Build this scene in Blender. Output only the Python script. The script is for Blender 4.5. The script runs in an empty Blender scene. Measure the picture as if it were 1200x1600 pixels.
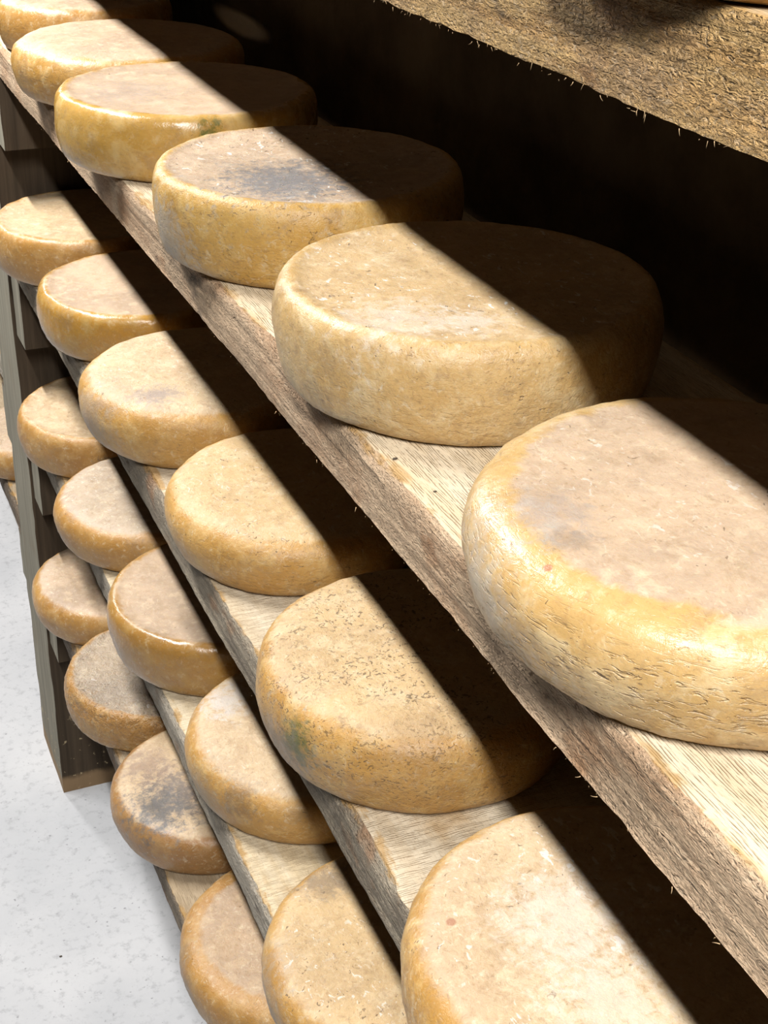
import bpy, bmesh, math, random
from mathutils import Matrix, Vector, noise

scene = bpy.context.scene
COL = scene.collection
FLOOR = 1.722          # the shelf at eye level lies this far above the floor

# ------------------------------------------------------------------ camera
cam_d = bpy.data.cameras.new('camera')
cam_d.sensor_fit = 'VERTICAL'
cam_d.sensor_height = 36.0
cam_d.lens = 2228.88 / 1600 * 36.0
cam_d.clip_start = 0.02
cam = bpy.data.objects.new('camera', cam_d)
COL.objects.link(cam)
RX = Vector((0.92045162, -0.39017195, 0.02312288))
RY = Vector((-0.16982618, -0.45251683, -0.87543565))
RZ = Vector((0.35203392, 0.8018693, -0.48278126))
m = Matrix.Identity(4)
for i in range(3):
    m[i][0], m[i][1], m[i][2] = RX[i], -RY[i], -RZ[i]
m[0][3], m[1][3], m[2][3] = -0.38500695, 0.0, 0.49320579 + FLOOR
cam.matrix_world = m
scene.camera = cam

# ------------------------------------------------------------------ light
world = bpy.data.worlds.new('cellar_air')
scene.world = world
world.use_nodes = True
world.node_tree.nodes['Background'].inputs[0].default_value = (1.0, 0.93, 0.84, 1)
world.node_tree.nodes['Background'].inputs[1].default_value = 0.002

def tube_lamp(y, power):
    l = bpy.data.lights.new('ceiling_tube', 'AREA')
    l.shape = 'RECTANGLE'
    l.size, l.size_y = 0.09, 1.5
    l.energy = power
    l.color = (1.0, 0.975, 0.95)
    o = bpy.data.objects.new('ceiling_tube', l)
    o.location = (-0.644, y, 1.495 + FLOOR)
    COL.objects.link(o)
for y in (-0.5, 2.7, 5.8):
    tube_lamp(y, 75)

vs = scene.view_settings
vs.view_transform = 'Standard'
vs.look = 'None'
vs.gamma = 1.0
vs.exposure = 0.66
vs.use_curve_mapping = False

# ------------------------------------------------------------------ node helpers
class NT:
    def __init__(s, name):
        s.mat = bpy.data.materials.new(name)
        s.mat.use_nodes = True
        s.t = s.mat.node_tree
        s.bsdf = s.t.nodes['Principled BSDF']
        s.tc = s.t.nodes.new('ShaderNodeTexCoord')
    def link(s, a, b): s.t.links.new(a, b)
    def put(s, sock, v):
        if hasattr(v, 'is_linked') or isinstance(v, bpy.types.NodeSocket): s.link(v, sock)
        elif isinstance(v, (tuple, list)) and len(v) == 3 and sock.type == 'RGBA': sock.default_value = (*v, 1)
        else: sock.default_value = v
    def coord(s, scale=(1, 1, 1), off=(0, 0, 0)):
        n = s.t.nodes.new('ShaderNodeMapping')
        s.link(s.tc.outputs['Object'], n.inputs[0])
        n.inputs['Scale'].default_value = scale
        n.inputs['Location'].default_value = off
        return n.outputs[0]
    def noise(s, vec, scale, detail=4, rough=0.55, dist=0.0):
        n = s.t.nodes.new('ShaderNodeTexNoise')
        s.link(vec, n.inputs['Vector'])
        n.inputs['Scale'].default_value = scale
        n.inputs['Detail'].default_value = detail
        n.inputs['Roughness'].default_value = rough
        n.inputs['Distortion'].default_value = dist
        return n.outputs['Fac']
    def voro(s, vec, scale, rnd=1.0, feature='F1'):
        n = s.t.nodes.new('ShaderNodeTexVoronoi')
        n.feature = feature
        s.link(vec, n.inputs['Vector'])
        n.inputs['Scale'].default_value = scale
        n.inputs['Randomness'].default_value = rnd
        return n.outputs['Distance']
    def wave(s, vec, scale, dist, dscale=1.0, direction='X', detail=2):
        n = s.t.nodes.new('ShaderNodeTexWave')
        n.bands_direction = direction
        s.link(vec, n.inputs['Vector'])
        n.inputs['Scale'].default_value = scale
        n.inputs['Distortion'].default_value = dist
        n.inputs['Detail'].default_value = detail
        n.inputs['Detail Scale'].default_value = dscale
        return n.outputs['Fac']
    def step(s, v, a, b, lo=0.0, hi=1.0):
        n = s.t.nodes.new('ShaderNodeMapRange')
        n.interpolation_type = 'SMOOTHSTEP'
        s.put(n.inputs['Value'], v)
        n.inputs['From Min'].default_value = a
        n.inputs['From Max'].default_value = b
        n.inputs['To Min'].default_value = lo
        n.inputs['To Max'].default_value = hi
        return n.outputs['Result']
    def math(s, op, a, b=0.0, c=0.0):
        n = s.t.nodes.new('ShaderNodeMath')
        n.operation = op
        s.put(n.inputs[0], a); s.put(n.inputs[1], b); s.put(n.inputs[2], c)
        return n.outputs[0]
    def mix(s, f, a, b, mode='MIX'):
        n = s.t.nodes.new('ShaderNodeMix')
        n.data_type = 'RGBA'; n.blend_type = mode
        s.put(n.inputs[0], f); s.put(n.inputs[6], a); s.put(n.inputs[7], b)
        return n.outputs[2]
    def dist(s, vec, p, scale=(1, 1, 1)):
        a = s.t.nodes.new('ShaderNodeVectorMath'); a.operation = 'SUBTRACT'
        s.link(vec, a.inputs[0]); a.inputs[1].default_value = p
        b = s.t.nodes.new('ShaderNodeVectorMath'); b.operation = 'MULTIPLY'
        s.link(a.outputs[0], b.inputs[0]); b.inputs[1].default_value = scale
        c = s.t.nodes.new('ShaderNodeVectorMath'); c.operation = 'LENGTH'
        s.link(b.outputs[0], c.inputs[0])
        return c.outputs['Value']
    def attr(s, name):
        n = s.t.nodes.new('ShaderNodeAttribute')
        n.attribute_name = name
        return n.outputs['Fac']
    def bump(s, h, strength, distance, prev=None):
        n = s.t.nodes.new('ShaderNodeBump')
        s.put(n.inputs['Height'], h)
        n.inputs['Strength'].default_value = strength
        n.inputs['Distance'].default_value = distance
        if prev is not None: s.link(prev, n.inputs['Normal'])
        return n.outputs['Normal']
    def done(s, col, rough, nrm=None, spec=0.5, sss=0.0, tone=None):
        if tone: col = s.mix(1.0, col, (tone, tone, tone), 'MULTIPLY')
        s.put(s.bsdf.inputs['Base Color'], col)
        s.put(s.bsdf.inputs['Roughness'], rough)
        s.bsdf.inputs['Specular IOR Level'].default_value = spec
        if sss:
            s.bsdf.inputs['Subsurface Weight'].default_value = sss
            s.bsdf.inputs['Subsurface Radius'].default_value = (1.0, 0.45, 0.15)
            s.bsdf.inputs['Subsurface Scale'].default_value = 0.008
        if nrm is not None: s.link(nrm, s.bsdf.inputs['Normal'])
        return s.mat

# ------------------------------------------------------------------ object helpers
def tag(o, label=None, cat=None, group=None, kind=None):
    if label: o['label'] = label
    if cat: o['category'] = cat
    if group: o['group'] = group
    if kind: o['kind'] = kind
    return o

def mesh_obj(name, verts, faces, mats, parent=None, loc=(0, 0, 0), smooth=True, fmat=None):
    me = bpy.data.meshes.new(name)
    me.from_pydata(verts, [], faces)
    for mt in mats: me.materials.append(mt)
    if smooth: me.polygons.foreach_set('use_smooth', [True] * len(me.polygons))
    if fmat: me.polygons.foreach_set('material_index', fmat)
    me.update()
    o = bpy.data.objects.new(name, me)
    o.location = loc
    COL.objects.link(o)
    if parent: o.parent = parent
    return o

def fbm(p, o=3):
    return noise.fractal(p, 1.0, 2.0, o)

# ------------------------------------------------------------------ materials of the setting
def floor_material():
    t = NT('pale_concrete')
    v = t.coord()
    a = t.noise(v, 2.2, 6, 0.6)
    b = t.noise(v, 45, 5, 0.7)
    col = t.mix(t.step(a, 0.3, 0.7), (0.40, 0.41, 0.425), (0.49, 0.495, 0.505))
    col = t.mix(t.step(b, 0.50, 0.70, 0, 0.55), col, (0.27, 0.275, 0.285))
    sp = t.noise(t.coord(off=(3, 1, 7)), 110, 2, 0.5)
    sp2 = t.noise(t.coord(off=(9, 4, 2)), 14, 3, 0.5)
    specks = t.math('MULTIPLY', t.step(sp, 0.66, 0.72), t.step(sp2, 0.40, 0.60))
    col = t.mix(t.math('MULTIPLY', specks, 0.75), col, (0.20, 0.20, 0.21))
    n = t.bump(b, 0.25, 0.002)
    n = t.bump(a, 0.2, 0.01, n)
    return t.done(col, 0.75, n, 0.3)

PALE_STREAK = ((0.385, 2.42, 1.767),)
def wall_material():
    t = NT('dark_cellar_stone')
    v = t.coord()
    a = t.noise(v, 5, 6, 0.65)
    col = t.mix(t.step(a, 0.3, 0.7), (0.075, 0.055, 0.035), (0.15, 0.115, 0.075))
    # long pale streak in the wall colour
    d = t.dist(t.tc.outputs['Object'], PALE_STREAK[0], (0.2, 1.0, 7.0))
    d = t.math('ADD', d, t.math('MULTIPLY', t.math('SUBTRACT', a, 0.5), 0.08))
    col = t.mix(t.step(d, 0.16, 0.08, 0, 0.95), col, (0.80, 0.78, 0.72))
    return t.done(col, 0.95, t.bump(a, 0.6, 0.02), 0.1)

def under_material():
    t = NT('shade_dark_underside')  # board undersides coloured darker to deepen the shade on the wheels below
    g = t.noise(t.coord((26, 1.6, 26)), 1.0, 4, 0.6)
    return t.done(t.mix(g, (0.13, 0.09, 0.052), (0.22, 0.155, 0.095)), 0.9, None, 0.1)
MAT_UNDER = under_material()

def board_materials(seed, top_a, top_b, front_a, front_b, front_c, fuzz=1.0, saw='X', saw_amt=0.55):
    off = (seed * 3.7, seed * 1.9, seed * 2.3)
    # sawn upper face
    t = NT('sawn_board_top')
    g = t.noise(t.coord((26, 1.6, 26), off), 1.0, 5, 0.6, 0.6)
    if saw == 'X':
        w = t.wave(t.coord((1, 0.16, 1), off), 150, 9.0, 0.9, 'X', 3)
        dash = t.noise(t.coord((300, 45, 60), off), 1.0, 3, 0.6)
    else:
        w = t.wave(t.coord((0.30, 1, 1), off), 140, 8.0, 0.9, 'Y', 3)
        dash = t.noise(t.coord((40, 220, 60), off), 1.0, 3, 0.6)
    fine = t.noise(t.coord((330, 110, 260), off), 1.0, 4, 0.7)
    blot = t.noise(t.coord((1, 0.6, 1), off), 12, 4, 0.6)
    lip = t.attr('lip')
    col = t.mix(t.step(g, 0.32, 0.68), top_a, top_b)
    col = t.mix(t.step(blot, 0.56, 0.70, 0, 0.55), col, (0.47, 0.28, 0.10))
    ln = t.math('MULTIPLY', t.step(w, 0.62, 0.98), t.step(dash, 0.40, 0.60))
    col = t.mix(t.math('MULTIPLY', ln, saw_amt), col, (0.27, 0.16, 0.07))
    col = t.mix(t.step(fine, 0.54, 0.76, 0, 0.45), col, (0.30, 0.20, 0.10))
    lpn = t.noise(t.coord((1, 0.35, 1), off), 40, 4, 0.65, 0.5)
    lm = t.math('ADD', lip, t.math('MULTIPLY', t.math('SUBTRACT', lpn, 0.57), 4.0))
    col = t.mix(t.math('MULTIPLY', t.step(lm, 0.45, 1.0, 0, 0.75), t.step(lip, 0.0, 0.3)), col, (0.48, 0.28, 0.085))
    h = t.math('SUBTRACT', t.math('MULTIPLY', fine, 1.1), t.math('MULTIPLY', ln, 0.9))
    top = t.done(col, 0.7, t.bump(h, 0.8, 0.0014), 0.25, 0, 0.74)
    # rough front edge
    t = NT('rough_board_edge')
    g = t.noise(t.coord((90, 3.2, 90), off), 1.0, 5, 0.6, 0.8)
    fib = t.noise(t.coord((330, 120, 330), off), 1.0, 3, 0.55, 1.6)
    blot = t.noise(t.coord((1, 0.55, 1), off), 13, 4, 0.6, 0.5)
    blot2 = t.noise(t.coord((1, 0.5, 1), (off[0] + 5, off[1], off[2] + 8)), 21, 4, 0.65)
    red = t.noise(t.coord((1, 0.6, 1), (off[0] + 2, off[1] + 7, off[2])), 16, 3, 0.6)
    col = t.mix(t.step(g, 0.34, 0.66), front_a, front_b)
    col = t.mix(t.step(blot, 0.46, 0.64, 0, 0.85), col, front_c)
    col = t.mix(t.step(red, 0.57, 0.70, 0, 0.55), col, (0.36, 0.17, 0.07))
    col = t.mix(t.step(blot2, 0.60, 0.70, 0, 0.65), col, (0.12, 0.095, 0.075))
    col = t.mix(t.step(fib, 0.53, 0.69, 0, 0.48), col, (0.20, 0.125, 0.065))
    col = t.mix(t.step(fib, 0.46, 0.32, 0, 0.40), col, (0.68, 0.55, 0.39))
    lip = t.attr('lip')
    lpn = t.noise(t.coord((1, 0.35, 1), off), 40, 4, 0.65, 0.5)
    lm = t.math('ADD', lip, t.math('MULTIPLY', t.math('SUBTRACT', lpn, 0.57), 4.0))
    col = t.mix(t.math('MULTIPLY', t.step(lm, 0.45, 1.0, 0, 0.75), t.step(lip, 0.0, 0.3)), col, (0.48, 0.28, 0.085))
    n = t.bump(fib, 1.0 * fuzz, 0.0040)
    n = t.bump(g, 0.9, 0.006, n)
    front = t.done(col, 0.8, n, 0.2, 0, 0.74)
    return top, front, MAT_UNDER

def post_material(name, c1, c2, c3):
    t = NT(name)
    g = t.noise(t.coord((60, 60, 2.2)), 1.0, 5, 0.6, 0.5)
    b = t.noise(t.coord(), 9, 5, 0.6)
    col = t.mix(t.step(g, 0.3, 0.72), c1, c2)
    col = t.mix(t.step(b, 0.5, 0.7, 0, 0.6), col, c3)
    sp = t.noise(t.coord(), 60, 3, 0.6)
    sep = t.t.nodes.new('ShaderNodeSeparateXYZ')
    t.link(t.tc.outputs['Object'], sep.inputs[0])
    low = t.step(sep.outputs['Z'], 0.30, 0.05)
    col = t.mix(t.math('MULTIPLY', t.step(sp, 0.62, 0.7), low), col, (0.50, 0.40, 0.24))
    foot = t.step(t.math('ADD', sep.outputs['Z'], t.math('MULTIPLY', t.math('SUBTRACT', b, 0.5), 0.06)), 0.05, 0.03)
    col = t.mix(t.math('MULTIPLY', foot, 0.8), col, (0.30, 0.20, 0.11))
    return t.done(col, 0.85, t.bump(g, 0.5, 0.003), 0.15)

MAT_POST_SIDE = post_material('brown_post_side', (0.045, 0.033, 0.022), (0.08, 0.058, 0.038), (0.06, 0.04, 0.026))
MAT_POST = post_material('grey_post_front', (0.19, 0.175, 0.135), (0.29, 0.27, 0.21), (0.21, 0.18, 0.13))

# ------------------------------------------------------------------ the room
def grid_plane(name, x0, x1, y0, y1, n, mat, zf):
    vs_, fs = [], []
    for j in range(n + 1):
        for i in range(n + 1):
            x = x0 + (x1 - x0) * i / n; y = y0 + (y1 - y0) * j / n
            vs_.append((x, y, zf(x, y)))
    for j in range(n):
        for i in range(n):
            a = j * (n + 1) + i
            fs.append((a, a + 1, a + n + 2, a + n + 1))
    return mesh_obj(name, vs_, fs, [mat])

fl = grid_plane('floor', -3.0, 0.40, -1.5, 7.0, 60, floor_material(), lambda x, y: 0.0)
tag(fl, 'pale grey speckled concrete floor beside the cheese rack', kind='structure')

def wall():
    n, k = 120, 60
    vs_, fs = [], []
    for j in range(k + 1):
        for i in range(n + 1):
            y = -1.5 + 8.5 * i / n; z = 2.9 * j / k
            vs_.append((0.385 + 0.012 * fbm(Vector((y * 3, z * 3, 4))), y, z))
    for j in range(k):
        for i in range(n):
            a = j * (n + 1) + i
            fs.append((a, a + n + 1, a + n + 2, a + 1))
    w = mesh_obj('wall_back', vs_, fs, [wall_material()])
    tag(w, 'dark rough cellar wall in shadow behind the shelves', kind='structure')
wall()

# ------------------------------------------------------------------ shelf boards
TOP = {0: 0.392, 1: 0.0, 2: -0.37965, 3: -0.75402, 4: -1.12886}
THK = {0: 0.058, 1: 0.0576, 2: 0.0554, 3: 0.0492, 4: 0.0474}
XF = {0: 0.0, 1: 0.0, 2: -0.0032, 3: 0.003, 4: -0.0031}
DEPTH = 0.345
BM = {
    0: board_materials(1, (0.62, 0.48, 0.30), (0.52, 0.38, 0.22), (0.50, 0.30, 0.115), (0.62, 0.41, 0.175), (0.36, 0.235, 0.12), 1.6),
    1: board_materials(2, (0.84, 0.73, 0.55), (0.72, 0.57, 0.37), (0.58, 0.415, 0.27), (0.68, 0.50, 0.33), (0.52, 0.33, 0.195)),
    2: board_materials(3, (0.76, 0.66, 0.50), (0.62, 0.50, 0.34), (0.34, 0.29, 0.22), (0.42, 0.36, 0.27), (0.27, 0.225, 0.17), saw='Y'),
    3: board_materials(4, (0.80, 0.69, 0.50), (0.64, 0.50, 0.30), (0.40, 0.36, 0.29), (0.50, 0.45, 0.37), (0.30, 0.26, 0.20), saw='Y', saw_amt=0.3),
    4: board_materials(5, (0.56, 0.45, 0.31), (0.45, 0.34, 0.21), (0.20, 0.165, 0.125), (0.27, 0.22, 0.165), (0.15, 0.115, 0.085), saw_amt=0.3),
}

def board(k, y0, y1, label, ny, far=False):
    t = THK[k]
    rows = []
    NF = 14
    s = k * 13.1 + (50 if far else 0)
    for j in range(ny + 1):
        y = y0 + (y1 - y0) * j / ny
        wv = 0.0075 + 0.010 * fbm(Vector((y * 3.1, s, 0)), 3) + 0.0035 * fbm(Vector((y * 25, s, 2)), 2)
        w = max(0.0015, wv)
        c = max(0.002, 0.75 * w + 0.005 * fbm(Vector((y * 5, s, 5)), 3) + 0.0012 * noise.noise(Vector((y * 90, s, 1))))
        bot = -t + abs(0.0011 * noise.noise(Vector((y * 60, s, 9))) + 0.0016 * fbm(Vector((y * 7, s, 3)), 2))
        row = [(DEPTH, -t), (0.10, -t), (0.004, bot)]
        for i in range(NF):
            f = i / (NF - 1)
            z = bot + 0.0012 + (-w - bot - 0.0012) * f
            dx = 0.0016 * fbm(Vector((y * 6, z * 40, s)), 3) + 0.0014 * noise.noise(Vector((y * 2.2, z * 150, s + 3))) + 0.0008 * noise.noise(Vector((y * 70, z * 160, s)))
            row.append((dx, z))
        ex = row[-1][0]
        row.append((ex + (c - ex) * 0.45, -w * 0.38 + 0.0006 * noise.noise(Vector((y * 80, 3, s)))))
        row += [(c, -0.0004), (c + 0.006, 0.0), (c + 0.013, 0.0), (0.12, 0.0), (DEPTH, 0.0)]
        rows.append([(x, y, z) for x, z in row])
    m_ = len(rows[0])
    vs_ = [v for r in rows for v in r]
    fs, fm = [], []
    for j in range(ny):
        for i in range(m_):
            i2 = (i + 1) % m_
            fs.append((j * m_ + i, j * m_ + i2, (j + 1) * m_ + i2, (j + 1) * m_ + i))
            fm.append(1 if 2 <= i < m_ - 5 else 2 if i < 2 else 0)
    fs.append(tuple(range(m_))[::-1]); fm.append(1)
    fs.append(tuple(ny * m_ + i for i in range(m_))); fm.append(1)
    o = mesh_obj('shelf_board', vs_, fs, list(BM[k]), loc=(XF[k], 0, TOP[k] + FLOOR), fmat=fm)
    lip = [0.0] * m_
    lip[m_ - 6], lip[m_ - 5], lip[m_ - 4], lip[m_ - 3] = 0.55, 1.0, 0.75, 0.0
    la = o.data.attributes.new('lip', 'FLOAT', 'POINT')
    la.data.foreach_set('value', lip * (ny + 1))
    o.data.set_sharp_from_angle(angle=math.radians(45))
    return tag(o, label, 'shelf', 'boards of the cheese rack')

BOARDS = {}
for k, lab in ((0, 'rough thick wooden board at top right, its fibrous front edge seen from just above'),
               (1, 'long wooden shelf board crossing the middle of the picture under the largest wheels'),
               (2, 'wooden shelf board next below the long middle one, grey front edge'),
               (3, 'third wooden shelf board down in the rack, pale weathered grey edge'),
               (4, 'lowest narrow-looking wooden shelf board, dark edge beside the bare floor')):
    BOARDS[k] = board(k, -0.9, 2.684, lab, 760)
for k, lab in ((3, 'board beyond the upright carrying on the third shelf down'),
               (4, 'lowest board beyond the upright post at the left edge of the picture')):
    board(k, 2.922, 5.2, lab, 160, True)

# loose wood fibres on the rough-sawn edges
MAT_FIBRE = NT('wood_fibre')
MAT_FIBRE = MAT_FIBRE.done((0.46, 0.32, 0.17), 0.8)
def fibres(k, spots, seed):
    rnd = random.Random(seed)
    vs_, fs = [], []
    for (y, z, ln, out, wd) in spots:
        p = Vector((-0.0012, y, z))
        a = rnd.uniform(0, 6.28)
        d = Vector((-out, math.cos(a), math.sin(a) * 0.8 if z > -THK[k] + 0.004 else -abs(math.sin(a)))).normalized()
        bend = Vector((rnd.uniform(-.3, .5), rnd.uniform(-1, 1), rnd.uniform(-1, 0.6))) * 0.5
        b0 = len(vs_)
        N = 4
        for i in range(N):
            f = i / (N - 1)
            r = wd * (1 - 0.75 * f)
            side = d.cross(Vector((1, 0.2, 0.3))).normalized(); up = d.cross(side)
            for q in range(3):
                vs_.append(tuple(p + side * r * math.cos(q * 2.094) + up * r * math.sin(q * 2.094)))
            p = p + d * ln / N
            d = (d + bend * 0.6).normalized()
            if p.x > -0.0006: p.x = -0.0006
        for i in range(N - 1):
            for q in range(3):
                q2 = (q + 1) % 3
                fs.append((b0 + i * 3 + q, b0 + i * 3 + q2, b0 + i * 3 + 3 + q2, b0 + i * 3 + 3 + q))
        fs.append((b0, b0 + 2, b0 + 1)); e = b0 + 3 * (N - 1); fs.append((e, e + 1, e + 2))
    o = mesh_obj('wood_fibres', vs_, fs, [MAT_FIBRE], parent=BOARDS[k])
    tag(o, 'loose pale wood fibres on the sawn edge', kind='stuff')

rnd = random.Random(5)
sp = []
for i in range(800):
    y = rnd.uniform(0.40, 1.25); z = -rnd.uniform(0.002, THK[0])
    sp.append((y, z, rnd.uniform(0.0025, 0.006), rnd.uniform(0.02, 0.22), rnd.uniform(0.00012, 0.00026)))
for i in range(60):
    y = rnd.uniform(0.40, 1.25)
    sp.append((y, -THK[0] + rnd.uniform(-0.0005, 0.003), rnd.uniform(0.0008, 0.003), rnd.uniform(0.1, 0.8), rnd.uniform(0.0001, 0.0002)))
fibres(0, sp, 1)
for k, nb in ((1, 70), (2, 40), (3, 20)):
    sp = []
    for i in range(nb):
        y = rnd.uniform(0.35, 2.3)
        sp.append((y, -THK[k] + rnd.uniform(-0.0003, 0.003), rnd.uniform(0.0006, 0.0022), rnd.uniform(0.1, 0.8), rnd.uniform(0.0001, 0.0002)))
    if k == 1:
        for y in (0.55, 0.57, 0.47, 0.425, 0.93, 1.125, 2.02, 0.60, 1.02):
            sp.append((y, -THK[k], rnd.uniform(0.004, 0.007), 0.4, 0.0004))
    fibres(k, sp, 10 + k)

# ------------------------------------------------------------------ upright posts with cleats
def rough_box(x0, x1, y0, y1, z0, z1, nx, ny, nz, amp, seed, slope=0.0):
    """box of weathered timber, its faces slightly uneven and edges worn"""
    bm = bmesh.new()
    def surf(fn, a, b):
        idx = [[bm.verts.new(fn(i / a, j / b)) for i in range(a + 1)] for j in range(b + 1)]
        for j in range(b):
            for i in range(a):
                bm.faces.new((idx[j][i], idx[j][i + 1], idx[j + 1][i + 1], idx[j + 1][i]))
    L = lambda a, b, t: a + (b - a) * t
    surf(lambda u, v: (L(x0, x1, u), y0, L(z0, z1, v)), nx, nz)
    surf(lambda u, v: (L(x1, x0, u), y1, L(z0, z1, v)), nx, nz)
    surf(lambda u, v: (x0, L(y1, y0, u), L(z0, z1, v)), ny, nz)
    surf(lambda u, v: (x1, L(y0, y1, u), L(z0, z1, v)), ny, nz)
    surf(lambda u, v: (L(x0, x1, u), L(y0, y1, v), z1), nx, ny)
    surf(lambda u, v: (L(x0, x1, u), L(y1, y0, v), z0), nx, ny)
    bmesh.ops.remove_doubles(bm, verts=bm.verts, dist=1e-5)
    for v in bm.verts:
        c = v.co
        e = sum((abs(c.x - x0) < 1e-5 or abs(c.x - x1) < 1e-5, abs(c.y - y0) < 1e-5 or abs(c.y - y1) < 1e-5, abs(c.z - z0) < 1e-5 or abs(c.z - z1) < 1e-5))
        q = Vector((c.x * 3 + seed, c.y * 3, c.z * 7))
        dx = abs(fbm(q, 3)) * amp; dy = abs(fbm(q + Vector((9, 9, 9)), 3)) * amp
        k = 1.0 if e < 2 else 1.8
        if abs(c.x - x0) < 1e-5: v.co.x += dx * k
        if abs(c.y - y0) < 1e-5: v.co.y += dy * k
        elif abs(c.y - y1) < 1e-5: v.co.y -= dy * k
    vs_ = [tuple(v.co) for v in bm.verts]
    bm.verts.index_update()
    fs = [tuple(v.index for v in f.verts) for f in bm.faces]
    bm.free()
    return vs_, fs

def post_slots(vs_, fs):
    # the narrow face towards the aisle is paler grey, the others darker brown
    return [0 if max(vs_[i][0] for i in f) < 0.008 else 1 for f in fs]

def upright(y, label, cleat_sides):
    root = bpy.data.objects.new('rack_upright', None)
    root.location = (0, y, 0)
    COL.objects.link(root)
    tag(root, label, 'post', 'uprights of the cheese rack')
    v_, f_ = rough_box(-0.0095, 0.355, 0.0, 0.236, 0.0, 2.75, 12, 6, 90, 0.0018, y)
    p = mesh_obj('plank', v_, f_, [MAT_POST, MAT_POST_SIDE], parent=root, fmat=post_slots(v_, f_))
    p.data.set_sharp_from_angle(angle=math.radians(40))
    for k in range(5):
        zt = TOP[k] - THK[k] + FLOOR - 0.001
        h = {0: 0.13, 1: 0.13, 2: 0.135, 3: 0.13, 4: 0.121}[k]
        for sgn in cleat_sides:
            a, b = (-0.085, -0.0002) if sgn < 0 else (0.2362, 0.32)
            v_, f_ = rough_box(-0.003, 0.345, a, b, zt - h, zt, 10, 4, 8, 0.0015, k + sgn)
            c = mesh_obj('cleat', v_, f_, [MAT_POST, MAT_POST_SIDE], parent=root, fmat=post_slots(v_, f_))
            c.data.set_sharp_from_angle(angle=math.radians(40))
    return root
upright(2.685, 'tall weathered grey-brown wooden upright standing on the floor at the left edge', (-1, 1))

# ------------------------------------------------------------------ cheese wheels
PROF_SOFT = [(0, 0), (.70, 0), (.84, .002), (.905, .03), (.948, .12), (.982, .32), (1.0, .53), (.992, .70), (.962, .845), (.91, .93), (.85, .972), (.78, .993), (.68, 1.0), (.45, 1.0), (.2, .997), (0, .996)]
PROF_CRISP = [(0, 0), (.74, 0), (.87, .003), (.925, .04), (.96, .14), (.987, .34), (1.0, .54), (.997, .74), (.984, .87), (.96, .95), (.928, .992), (.90, 1.0), (.87, .990), (.82, .975), (.6, .965), (.3, .963), (0, .963)]
TOPN = lambda r, z, tr: max(0.0, min(1.0, (tr - r) / 0.14)) if z > 0.7 else 0.0

def catmull(pts, per):
    out = []
    for i in range(len(pts) - 1):
        p0 = pts[max(i - 1, 0)]; p1 = pts[i]; p2 = pts[i + 1]; p3 = pts[min(i + 2, len(pts) - 1)]
        L_ = math.hypot(p2[0] - p1[0], (p2[1] - p1[1]) * .5)
        n = max(2, int(L_ / per))
        for j in range(n):
            t = j / n
            f = lambda a, b, c, d: 0.5 * (2 * b + (c - a) * t + (2 * a - 5 * b + 4 * c - d) * t * t + (3 * b - a - 3 * c + d) * t ** 3)
            out.append((max(0, f(p0[0], p1[0], p2[0], p3[0])), f(p0[1], p1[1], p2[1], p3[1])))
    out.append(pts[-1])
    return out

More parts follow.
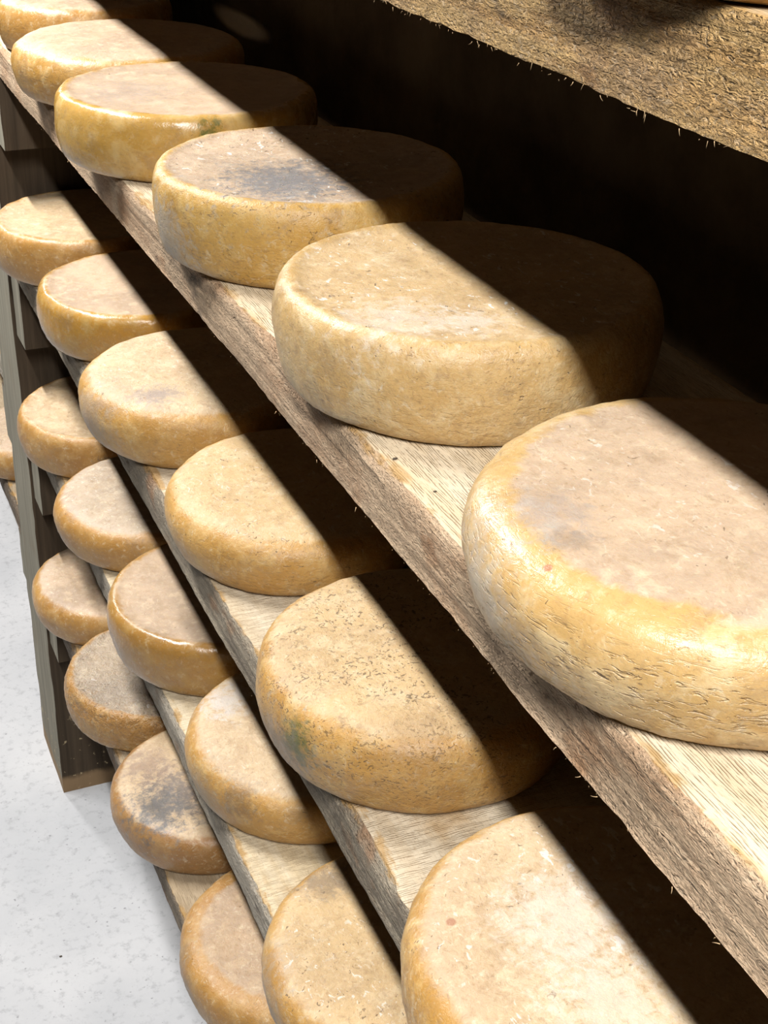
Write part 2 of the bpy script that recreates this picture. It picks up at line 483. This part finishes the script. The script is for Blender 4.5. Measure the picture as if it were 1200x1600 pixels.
def cheese_material(seed, P):
    t = NT('cheese_rind')
    r = random.Random(seed)
    off = (r.uniform(-9, 9), r.uniform(-9, 9), r.uniform(-9, 9))
    v = t.coord(off=off)
    raw = t.tc.outputs['Object']
    top = t.attr('topness')
    wn_ = t.t.nodes.new('ShaderNodeAttribute'); wn_.attribute_name = 'wrap'
    wm_ = t.t.nodes.new('ShaderNodeMapping'); t.link(wn_.outputs['Vector'], wm_.inputs[0])
    wm_.inputs['Scale'].default_value = (1.0, 3.4, 1.0); wm_.inputs['Location'].default_value = off
    wrapv = wm_.outputs[0]
    big = t.noise(v, 9, 4, 0.6, 0.4)
    mid = t.noise(v, 34, 5, 0.65, 0.3)
    grain = t.noise(v, 105, 5, 0.7, 0.4)
    fine = t.noise(v, 300, 4, 0.65)
    crease = t.noise(wrapv, 85, 3, 0.55, 0.7)
    sep = t.t.nodes.new('ShaderNodeSeparateXYZ'); t.link(raw, sep.inputs[0])
    lowm = t.step(sep.outputs['Z'], 0.065, 0.035, 0.12, 1.0)
    crm = t.math('MULTIPLY', t.math('MULTIPLY', t.step(crease, 0.54, 0.70), t.math('SUBTRACT', 1.0, top)), lowm)
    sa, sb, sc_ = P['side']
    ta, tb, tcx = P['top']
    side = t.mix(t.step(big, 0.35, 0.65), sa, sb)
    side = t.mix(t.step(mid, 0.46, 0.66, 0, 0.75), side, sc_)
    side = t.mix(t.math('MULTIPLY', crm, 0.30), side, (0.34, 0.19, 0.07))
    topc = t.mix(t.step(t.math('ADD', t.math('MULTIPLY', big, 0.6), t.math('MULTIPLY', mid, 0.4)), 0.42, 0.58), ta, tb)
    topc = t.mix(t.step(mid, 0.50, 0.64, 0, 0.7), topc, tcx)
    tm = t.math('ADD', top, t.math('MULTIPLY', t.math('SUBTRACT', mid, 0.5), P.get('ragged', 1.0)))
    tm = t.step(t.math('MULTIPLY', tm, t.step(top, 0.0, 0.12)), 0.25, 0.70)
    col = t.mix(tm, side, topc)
    # darker mottling, then the grain of the rind
    mot = t.noise(v, 24, 9, 0.78, 0.5)
    col = t.mix(t.step(mot, 0.51, 0.64, 0, 0.42 * P.get('mottle', 1.0)), col, (0.40, 0.275, 0.155))
    ga = P.get('grain', 1.0)
    col = t.mix(t.step(grain, 0.52, 0.72, 0, 0.50 * ga), col, (0.36, 0.225, 0.105))
    col = t.mix(t.step(grain, 0.46, 0.30, 0, 0.45 * ga), col, (0.82, 0.69, 0.47))
    col = t.mix(t.step(fine, 0.54, 0.76, 0, 0.35 * ga), col, (0.28, 0.17, 0.08))
    fl = t.noise(t.coord((1, 0.45, 1), (off[2] + 3, off[1], off[0])), 230, 2, 0.5, 1.0)
    flm = t.step(t.noise(v, 22, 3, 0.6), 0.40, 0.62)
    col = t.mix(t.math('MULTIPLY', t.step(fl, 0.62, 0.69, 0, 0.42 * ga), flm), col, (0.26, 0.165, 0.085))
    col = t.mix(t.math('MULTIPLY', t.step(fl, 0.37, 0.31, 0, 0.30 * ga), flm), col, (0.88, 0.77, 0.57))
    # pits
    pit = t.noise(t.coord((1, 1, 1.7), (off[1], off[2], off[0])), P.get('pit_scale', 135), 2, 0.5, 1.4)
    dens = t.noise(v, 14, 3, 0.5)
    pv = P.get('pit', 0.69)
    pm = t.math('MULTIPLY', t.step(pit, pv, pv + 0.04), t.step(dens, 0.36, 0.56))
    col = t.mix(t.math('MULTIPLY', pm, 0.75), col, (0.13, 0.085, 0.045))
    # white bloom
    wl = P.get('white', 0.0)
    if wl:
        wn = t.noise(t.coord((1, 0.6, 1), (off[2], off[0], off[1])), 125, 3, 0.6, 0.8)
        wm = t.math('MULTIPLY', t.step(wn, 0.61, 0.68), t.step(dens, 0.35, 0.6))
        wm = t.math('MULTIPLY', t.math('MULTIPLY', wm, top), wl)
        col = t.mix(wm, col, (0.88, 0.85, 0.78))
    # mould and smears, broken up by the grain
    for (p, rad, c, amt, sc) in P.get('patch', ()):
        d = t.dist(raw, p)
        pn = t.noise(v, sc, 5, 0.7, 0.6)
        f = t.math('ADD', t.math('DIVIDE', d, rad), t.math('MULTIPLY', t.math('SUBTRACT', pn, 0.5), 2.2))
        f = t.math('ADD', f, t.math('MULTIPLY', t.math('SUBTRACT', grain, 0.5), 2.6))
        col = t.mix(t.step(f, 1.25, 0.15, 0, amt), col, c)
    for (p, rad, c) in P.get('dot', ()):
        dd = t.math('ADD', t.dist(raw, p), t.math('MULTIPLY', t.math('SUBTRACT', grain, 0.5), rad * 0.8))
        col = t.mix(t.step(dd, rad, rad * 0.6, 0, 0.85), col, c)
    rough = t.step(mid, 0.3, 0.7, P['rough'] - 0.06, P['rough'] + 0.10)
    rough = t.math('ADD', rough, t.math('MULTIPLY', tm, P.get('toprough', 0.12)))
    h = t.math('ADD', t.math('MULTIPLY', grain, 0.9), t.math('MULTIPLY', fine, 0.35))
    h = t.math('SUBTRACT', h, t.math('MULTIPLY', pm, 0.9))
    n = t.bump(h, P.get('bump', 0.5), 0.0026)
    n = t.bump(crm, P.get('wrinkle', 0.25), -0.0022, n)
    n = t.bump(mid, P.get('lumpbump', 0.35), 0.004 if 'lumpbump' not in P else 0.012, n)
    return t.done(col, rough, n, 0.5, 0.15, 0.74)

def cheese(k, x, y, R, H, label, seed, P, na=150):
    prof = catmull(PROF_CRISP if P.get('crisp') else PROF_SOFT, 0.035)
    rr = random.Random(seed)
    so = Vector((rr.uniform(-50, 50), rr.uniform(-50, 50), rr.uniform(-50, 50)))
    tilt = P.get('sag', 0.0)
    amp = P.get('lump', 1.0)
    vs_, at, wr = [], [], []
    for (pr, pz) in prof[1:-1]:
        for a in range(na):
            th = 2 * math.pi * a / na
            cx, cy = math.cos(th), math.sin(th)
            q = Vector((cx * pr * 1.6, cy * pr * 1.6, pz * 0.9)) + so
            d1 = 0.0030 * fbm(q, 3) * amp
            d2 = 0.0009 * fbm(q * 9, 3) * amp
            edge = min(1.0, pr * 1.2)
            r_ = pr * R + (d1 + d2) * edge if pr > 0.6 else pr * R
            z = pz * H
            if pz > 0.5:
                z += ((0.0016 * fbm(q * 1.3 + Vector((7, 7, 7)), 3) + 0.0005 * fbm(q * 8, 2)) * amp) * min(1, (pz - .5) * 3)
            elif pz > 0.02:
                z += 0.0010 * fbm(q * 2, 2) * min(1, pz * 5)
            vs_.append((r_ * cx, r_ * cy, max(z, 0.0)))
            at.append(TOPN(pr, pz, P.get('tr', 0.97))); wr.append((th * R, -pz * H - (R - pr * R if pz > .5 else 0), 0.0))
    m_ = len(prof) - 2
    fs = []
    for i in range(m_ - 1):
        for a in range(na):
            b = (a + 1) % na
            fs.append((i * na + a, i * na + b, (i + 1) * na + b, (i + 1) * na + a))
    vs_.append((0, 0, 0)); at.append(0); wr += [(0, 0, 0), (0, 0, 0)]
    vs_.append((0, 0, prof[-1][1] * H)); at.append(1)
    for a in range(na):
        b = (a + 1) % na
        fs.append((b, a, len(vs_) - 2))
        fs.append(((m_ - 1) * na + a, (m_ - 1) * na + b, len(vs_) - 1))
    o = mesh_obj('cheese_wheel', vs_, fs, [cheese_material(seed, P)], loc=(x, y, TOP[k] + FLOOR + 0.0004))
    ta = o.data.attributes.new('topness', 'FLOAT', 'POINT')
    ta.data.foreach_set('value', at)
    wa = o.data.attributes.new('wrap', 'FLOAT_VECTOR', 'POINT')
    wa.data.foreach_set('vector', [c for w in wr for c in w])
    return tag(o, label, 'cheese', 'cheese wheels ripening on the rack')

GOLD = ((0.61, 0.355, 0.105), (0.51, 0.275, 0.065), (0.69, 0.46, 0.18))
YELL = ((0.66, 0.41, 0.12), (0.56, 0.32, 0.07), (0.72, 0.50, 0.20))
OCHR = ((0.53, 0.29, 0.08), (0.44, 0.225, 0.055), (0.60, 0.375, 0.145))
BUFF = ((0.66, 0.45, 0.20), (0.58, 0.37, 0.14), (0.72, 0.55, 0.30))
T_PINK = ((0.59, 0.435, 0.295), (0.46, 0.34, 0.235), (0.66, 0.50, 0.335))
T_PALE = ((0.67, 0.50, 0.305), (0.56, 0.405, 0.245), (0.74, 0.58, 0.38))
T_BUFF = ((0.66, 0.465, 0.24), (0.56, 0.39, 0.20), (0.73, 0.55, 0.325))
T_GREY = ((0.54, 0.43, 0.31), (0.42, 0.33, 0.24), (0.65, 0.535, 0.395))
def S(side, top, rough=0.42, **kw):
    d = dict(side=side, top=top, rough=rough); d.update(kw); return d
GREY = (0.13, 0.13, 0.135); GREEN = (0.095, 0.13, 0.03); LILAC = (0.33, 0.265, 0.225); DARK = (0.15, 0.11, 0.08); PALE = (0.74, 0.66, 0.56)

W = [
 (0, .133, .61, .17, .085, 'golden cheese wheel on the top right board, only its underside rim in view', S(GOLD, T_PALE)),
 (1, .1334, .6284, .1721, .0806, 'biggest pale cheese wheel at the right edge with a bright shine on its rounded rim', S(BUFF, T_PINK, 0.34, bump=0.28, tr=.90, ragged=1.5, wrinkle=.8, grain=.8, toprough=0.2, white=0.4, lump=1.2, patch=[((-.123, .021, .081), .030, LILAC, .6, 60), ((-.128, -.012, .081), .016, DARK, .4, 90), ((-.165, .03, .03), .06, (.50, .45, .38), .6, 40)], dot=[((-.152, -.027, .0755), .004, (.40, .16, .08))])),
 (1, .1383, 1.0278, .1654, .0885, 'buff cheese wheel on the middle shelf with white flecks across its half-shaded top', S(BUFF, T_BUFF, 0.40, crisp=True, white=1.0, tr=.955, patch=[((-.095, -.065, .087), .05, PALE, .55, 70), ((-.042, -.09, .087), .03, PALE, .6, 90)])),
 (1, .1324, 1.3999, .1658, .0904, 'cheese wheel whose top is blotched with dark blue-grey mould', S(YELL, T_PINK, 0.45, crisp=True, white=1.0, pit=.64, patch=[((-.039, -.046, .09), .075, GREY, .85, 55), ((-.055, -.075, .088), .06, (.25, .24, .24), .6, 90), ((-.161, -.021, .032), .05, (.46, .42, .36), .7, 45)])),
 (1, .1157, 1.8045, .1683, .0838, 'glossy yellow cheese wheel with a shining rim and green smudge on its side', S(YELL, T_PINK, 0.24, crisp=True, bump=.10, wrinkle=.05, grain=.55, pit=.72, lump=.8, toprough=.25, patch=[((-.017, -.164, .061), .020, GREEN, .9, 60), ((-.074, .004, .084), .06, LILAC, .5, 40)])),
 (1, .1332, 2.1778, .1727, .079, 'cheese wheel behind the glossy yellow one, with a smooth pale pinkish top', S(GOLD, T_PINK, 0.38, bump=.3, pit=.75)),
 (1, .145, 2.533, .149, .085, 'orange cheese wheel cut off by the top left corner', S(OCHR, T_PINK, 0.32, bump=.3, pit=.75)),
 (2, .0993, .6396, .1666, .0889, 'large pale cheese wheel cut by the bottom edge, a small red spot on top', S(GOLD, T_PALE, 0.45, white=.7, patch=[((-.03, .03, .089), .06, PALE, .6, 60), ((-.04, -.05, .089), .05, PALE, .5, 80)], dot=[((-.114, .059, .0885), .0045, (.42, .20, .11))])),
 (2, .1149, 1.041, .1612, .0948, 'golden cheese wheel freckled with dark pits and a green mould spot on its side', S(GOLD, T_BUFF, 0.44, pit=.60, pit_scale=170, ragged=1.2, bump=.6, patch=[((-.147, -.058, .053), .024, GREEN, .9, 60), ((-.15, -.035, .03), .05, (.33, .27, .22), .55, 40), ((-.06, -.135, .07), .05, (.34, .20, .08), .45, 60)])),
 (2, .1361, 1.4362, .165, .0767, 'tan cheese wheel just behind the dark-freckled one on the same shelf', S(GOLD, T_BUFF, 0.42, crisp=False, white=.4, pit=.68)),
 (2, .1138, 1.784, .1687, .0871, 'cheese wheel with a lilac-grey smear on its lumpy cream top', S(GOLD, T_PALE, 0.45, white=.4, lump=1.2, patch=[((-.08, -.075, .087), .036, LILAC, .85, 40), ((-.16, -.03, .04), .06, (.42, .33, .25), .6, 40)])),
 (2, .1266, 2.149, .1681, .0862, 'glossy dark golden cheese wheel with pink-beige top and a bright rim line', S(((0.52, 0.28, 0.055), (0.40, 0.22, 0.05), (0.55, 0.36, 0.12)), T_PINK, 0.25, crisp=True, bump=.10, wrinkle=.05, grain=.6, pit=.76, toprough=.25)),
 (2, .1172, 2.508, .1695, .0919, 'smooth pale cheese wheel at the left edge above the weathered upright', S(OCHR, T_PALE, 0.36, crisp=True, bump=.25, pit=.78)),
 (3, .1161, 1.034, .1651, .0819, 'cheese wheel cut by the bottom edge, in the middle of three wheels there', S(GOLD, T_BUFF, 0.45, pit=.68, white=.6, patch=[((-.059, .118, .082), .035, DARK, .6, 60), ((-.155, .02, .03), .06, (.38, .32, .26), .5, 40)])),
 (3, .1521, 1.4408, .172, .0808, 'cheese wheel with a whitish bloom on top and brown patches along its rim', S(GOLD, T_PALE, 0.45, white=.6, pit=.70, patch=[((-.094, .082, .081), .045, (.62, .58, .54), .7, 50), ((-.138, -.096, .062), .03, DARK, .55, 60), ((-.165, -.03, .03), .05, (.36, .30, .2), .5, 40)])),
 (3, .1304, 1.7858, .1715, .0946, 'shiny brown-gold cheese wheel with a recessed pinkish top and pale raised rim', S(((0.46, 0.25, 0.06), (0.38, 0.20, 0.05), (0.50, 0.31, 0.10)), T_PINK, 0.27, crisp=True, bump=.14, wrinkle=.1, grain=.7, pit=.70, toprough=.25)),
 (3, .1229, 2.154, .1699, .0817, 'pale greyish-topped smooth cheese wheel on the third shelf, second from the upright', S(OCHR, T_GREY, 0.42, white=.4, pit=.76, bump=.3)),
 (3, .1253, 2.510, .1685, .0901, 'small-looking cream cheese wheel beside the upright with a dark nick low on its side', S(OCHR, T_PALE, 0.42, crisp=True, pit=.78, bump=.3, patch=[((-.045, -.16, .042), .018, DARK, .9, 60)])),
 (4, .128, 1.4385, .1753, .0908, 'lowest front cheese wheel at the bottom edge, right beside the bare floor', S(OCHR, ((0.56, 0.39, 0.24), (0.48, 0.34, 0.22), (0.62, 0.45, 0.28)), 0.42, lump=1.3, pit=.72, tr=.86, patch=[((-.17, .02, .03), .06, (.30, .23, .15), .5, 40)])),
 (4, .1091, 1.8229, .1655, .0849, 'brown-sided cheese wheel with dark grey veined blotches on its cream top', S(((0.42, 0.23, 0.08), (0.36, 0.18, 0.055), (0.48, 0.29, 0.12)), T_PALE, 0.38, ragged=1.3, pit=.70, bump=.35, patch=[((-.07, -.035, .085), .085, (.17, .14, .125), .85, 38), ((-.10, -.05, .085), .05, (.13, .125, .12), .8, 30), ((-.09, .06, .085), .05, (.30, .20, .14), .7, 45)])),
 (4, .1085, 2.1601, .168, .0838, 'cheese wheel with a wrinkled bumpy grey-cream top just above the foot of the upright', S(OCHR, T_GREY, 0.38, crisp=True, lump=1.6, lumpbump=.9, white=.6, pit=.66, bump=.7, patch=[((-.08, -.05, .084), .06, (.30, .25, .20), .5, 90)])),
 (4, .1162, 2.511, .169, .0852, 'leftmost small cheese wheel on the lowest shelf in front of the upright', S(OCHR, T_PINK, 0.38, pit=.76, bump=.3)),
 (4, .110, 3.27, .17, .085, 'cheese wheel beyond the upright on the lowest shelf at the left edge', S(OCHR, T_PINK)),
]
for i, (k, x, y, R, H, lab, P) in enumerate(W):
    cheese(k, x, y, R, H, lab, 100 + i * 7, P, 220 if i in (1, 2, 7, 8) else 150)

# ------------------------------------------------------------------ crumbs
MAT_CRUMB = NT('dark_crumb').done((0.06, 0.045, 0.03), 0.8)
def crumb(loc, L_, seed, label):
    bm = bmesh.new()
    bmesh.ops.create_icosphere(bm, subdivisions=2, radius=1.0)
    for v in bm.verts:
        v.co *= 1 + 0.25 * noise.noise(v.co * 1.5 + Vector((seed, 0, 0)))
        v.co = Vector((v.co.x * L_, v.co.y * L_ * 0.5, v.co.z * L_ * 0.4 + L_ * 0.38))
    me = bpy.data.meshes.new('crumb'); bm.to_mesh(me); bm.free()
    me.materials.append(MAT_CRUMB)
    o = bpy.data.objects.new('crumb', me); o.location = loc; COL.objects.link(o)
    tag(o, label, 'crumb')
crumb((0.0150, 0.893, FLOOR), 0.0022, 1, 'dark crumb on the middle shelf board close below the white-flecked wheel')
crumb((0.0217, 0.834, FLOOR), 0.0015, 2, 'tiny black crumb on bare board between the two largest wheels')
crumb((-0.1215, 2.181, 0.0), 0.0035, 3, 'small black crumb lying on the bare pale floor')
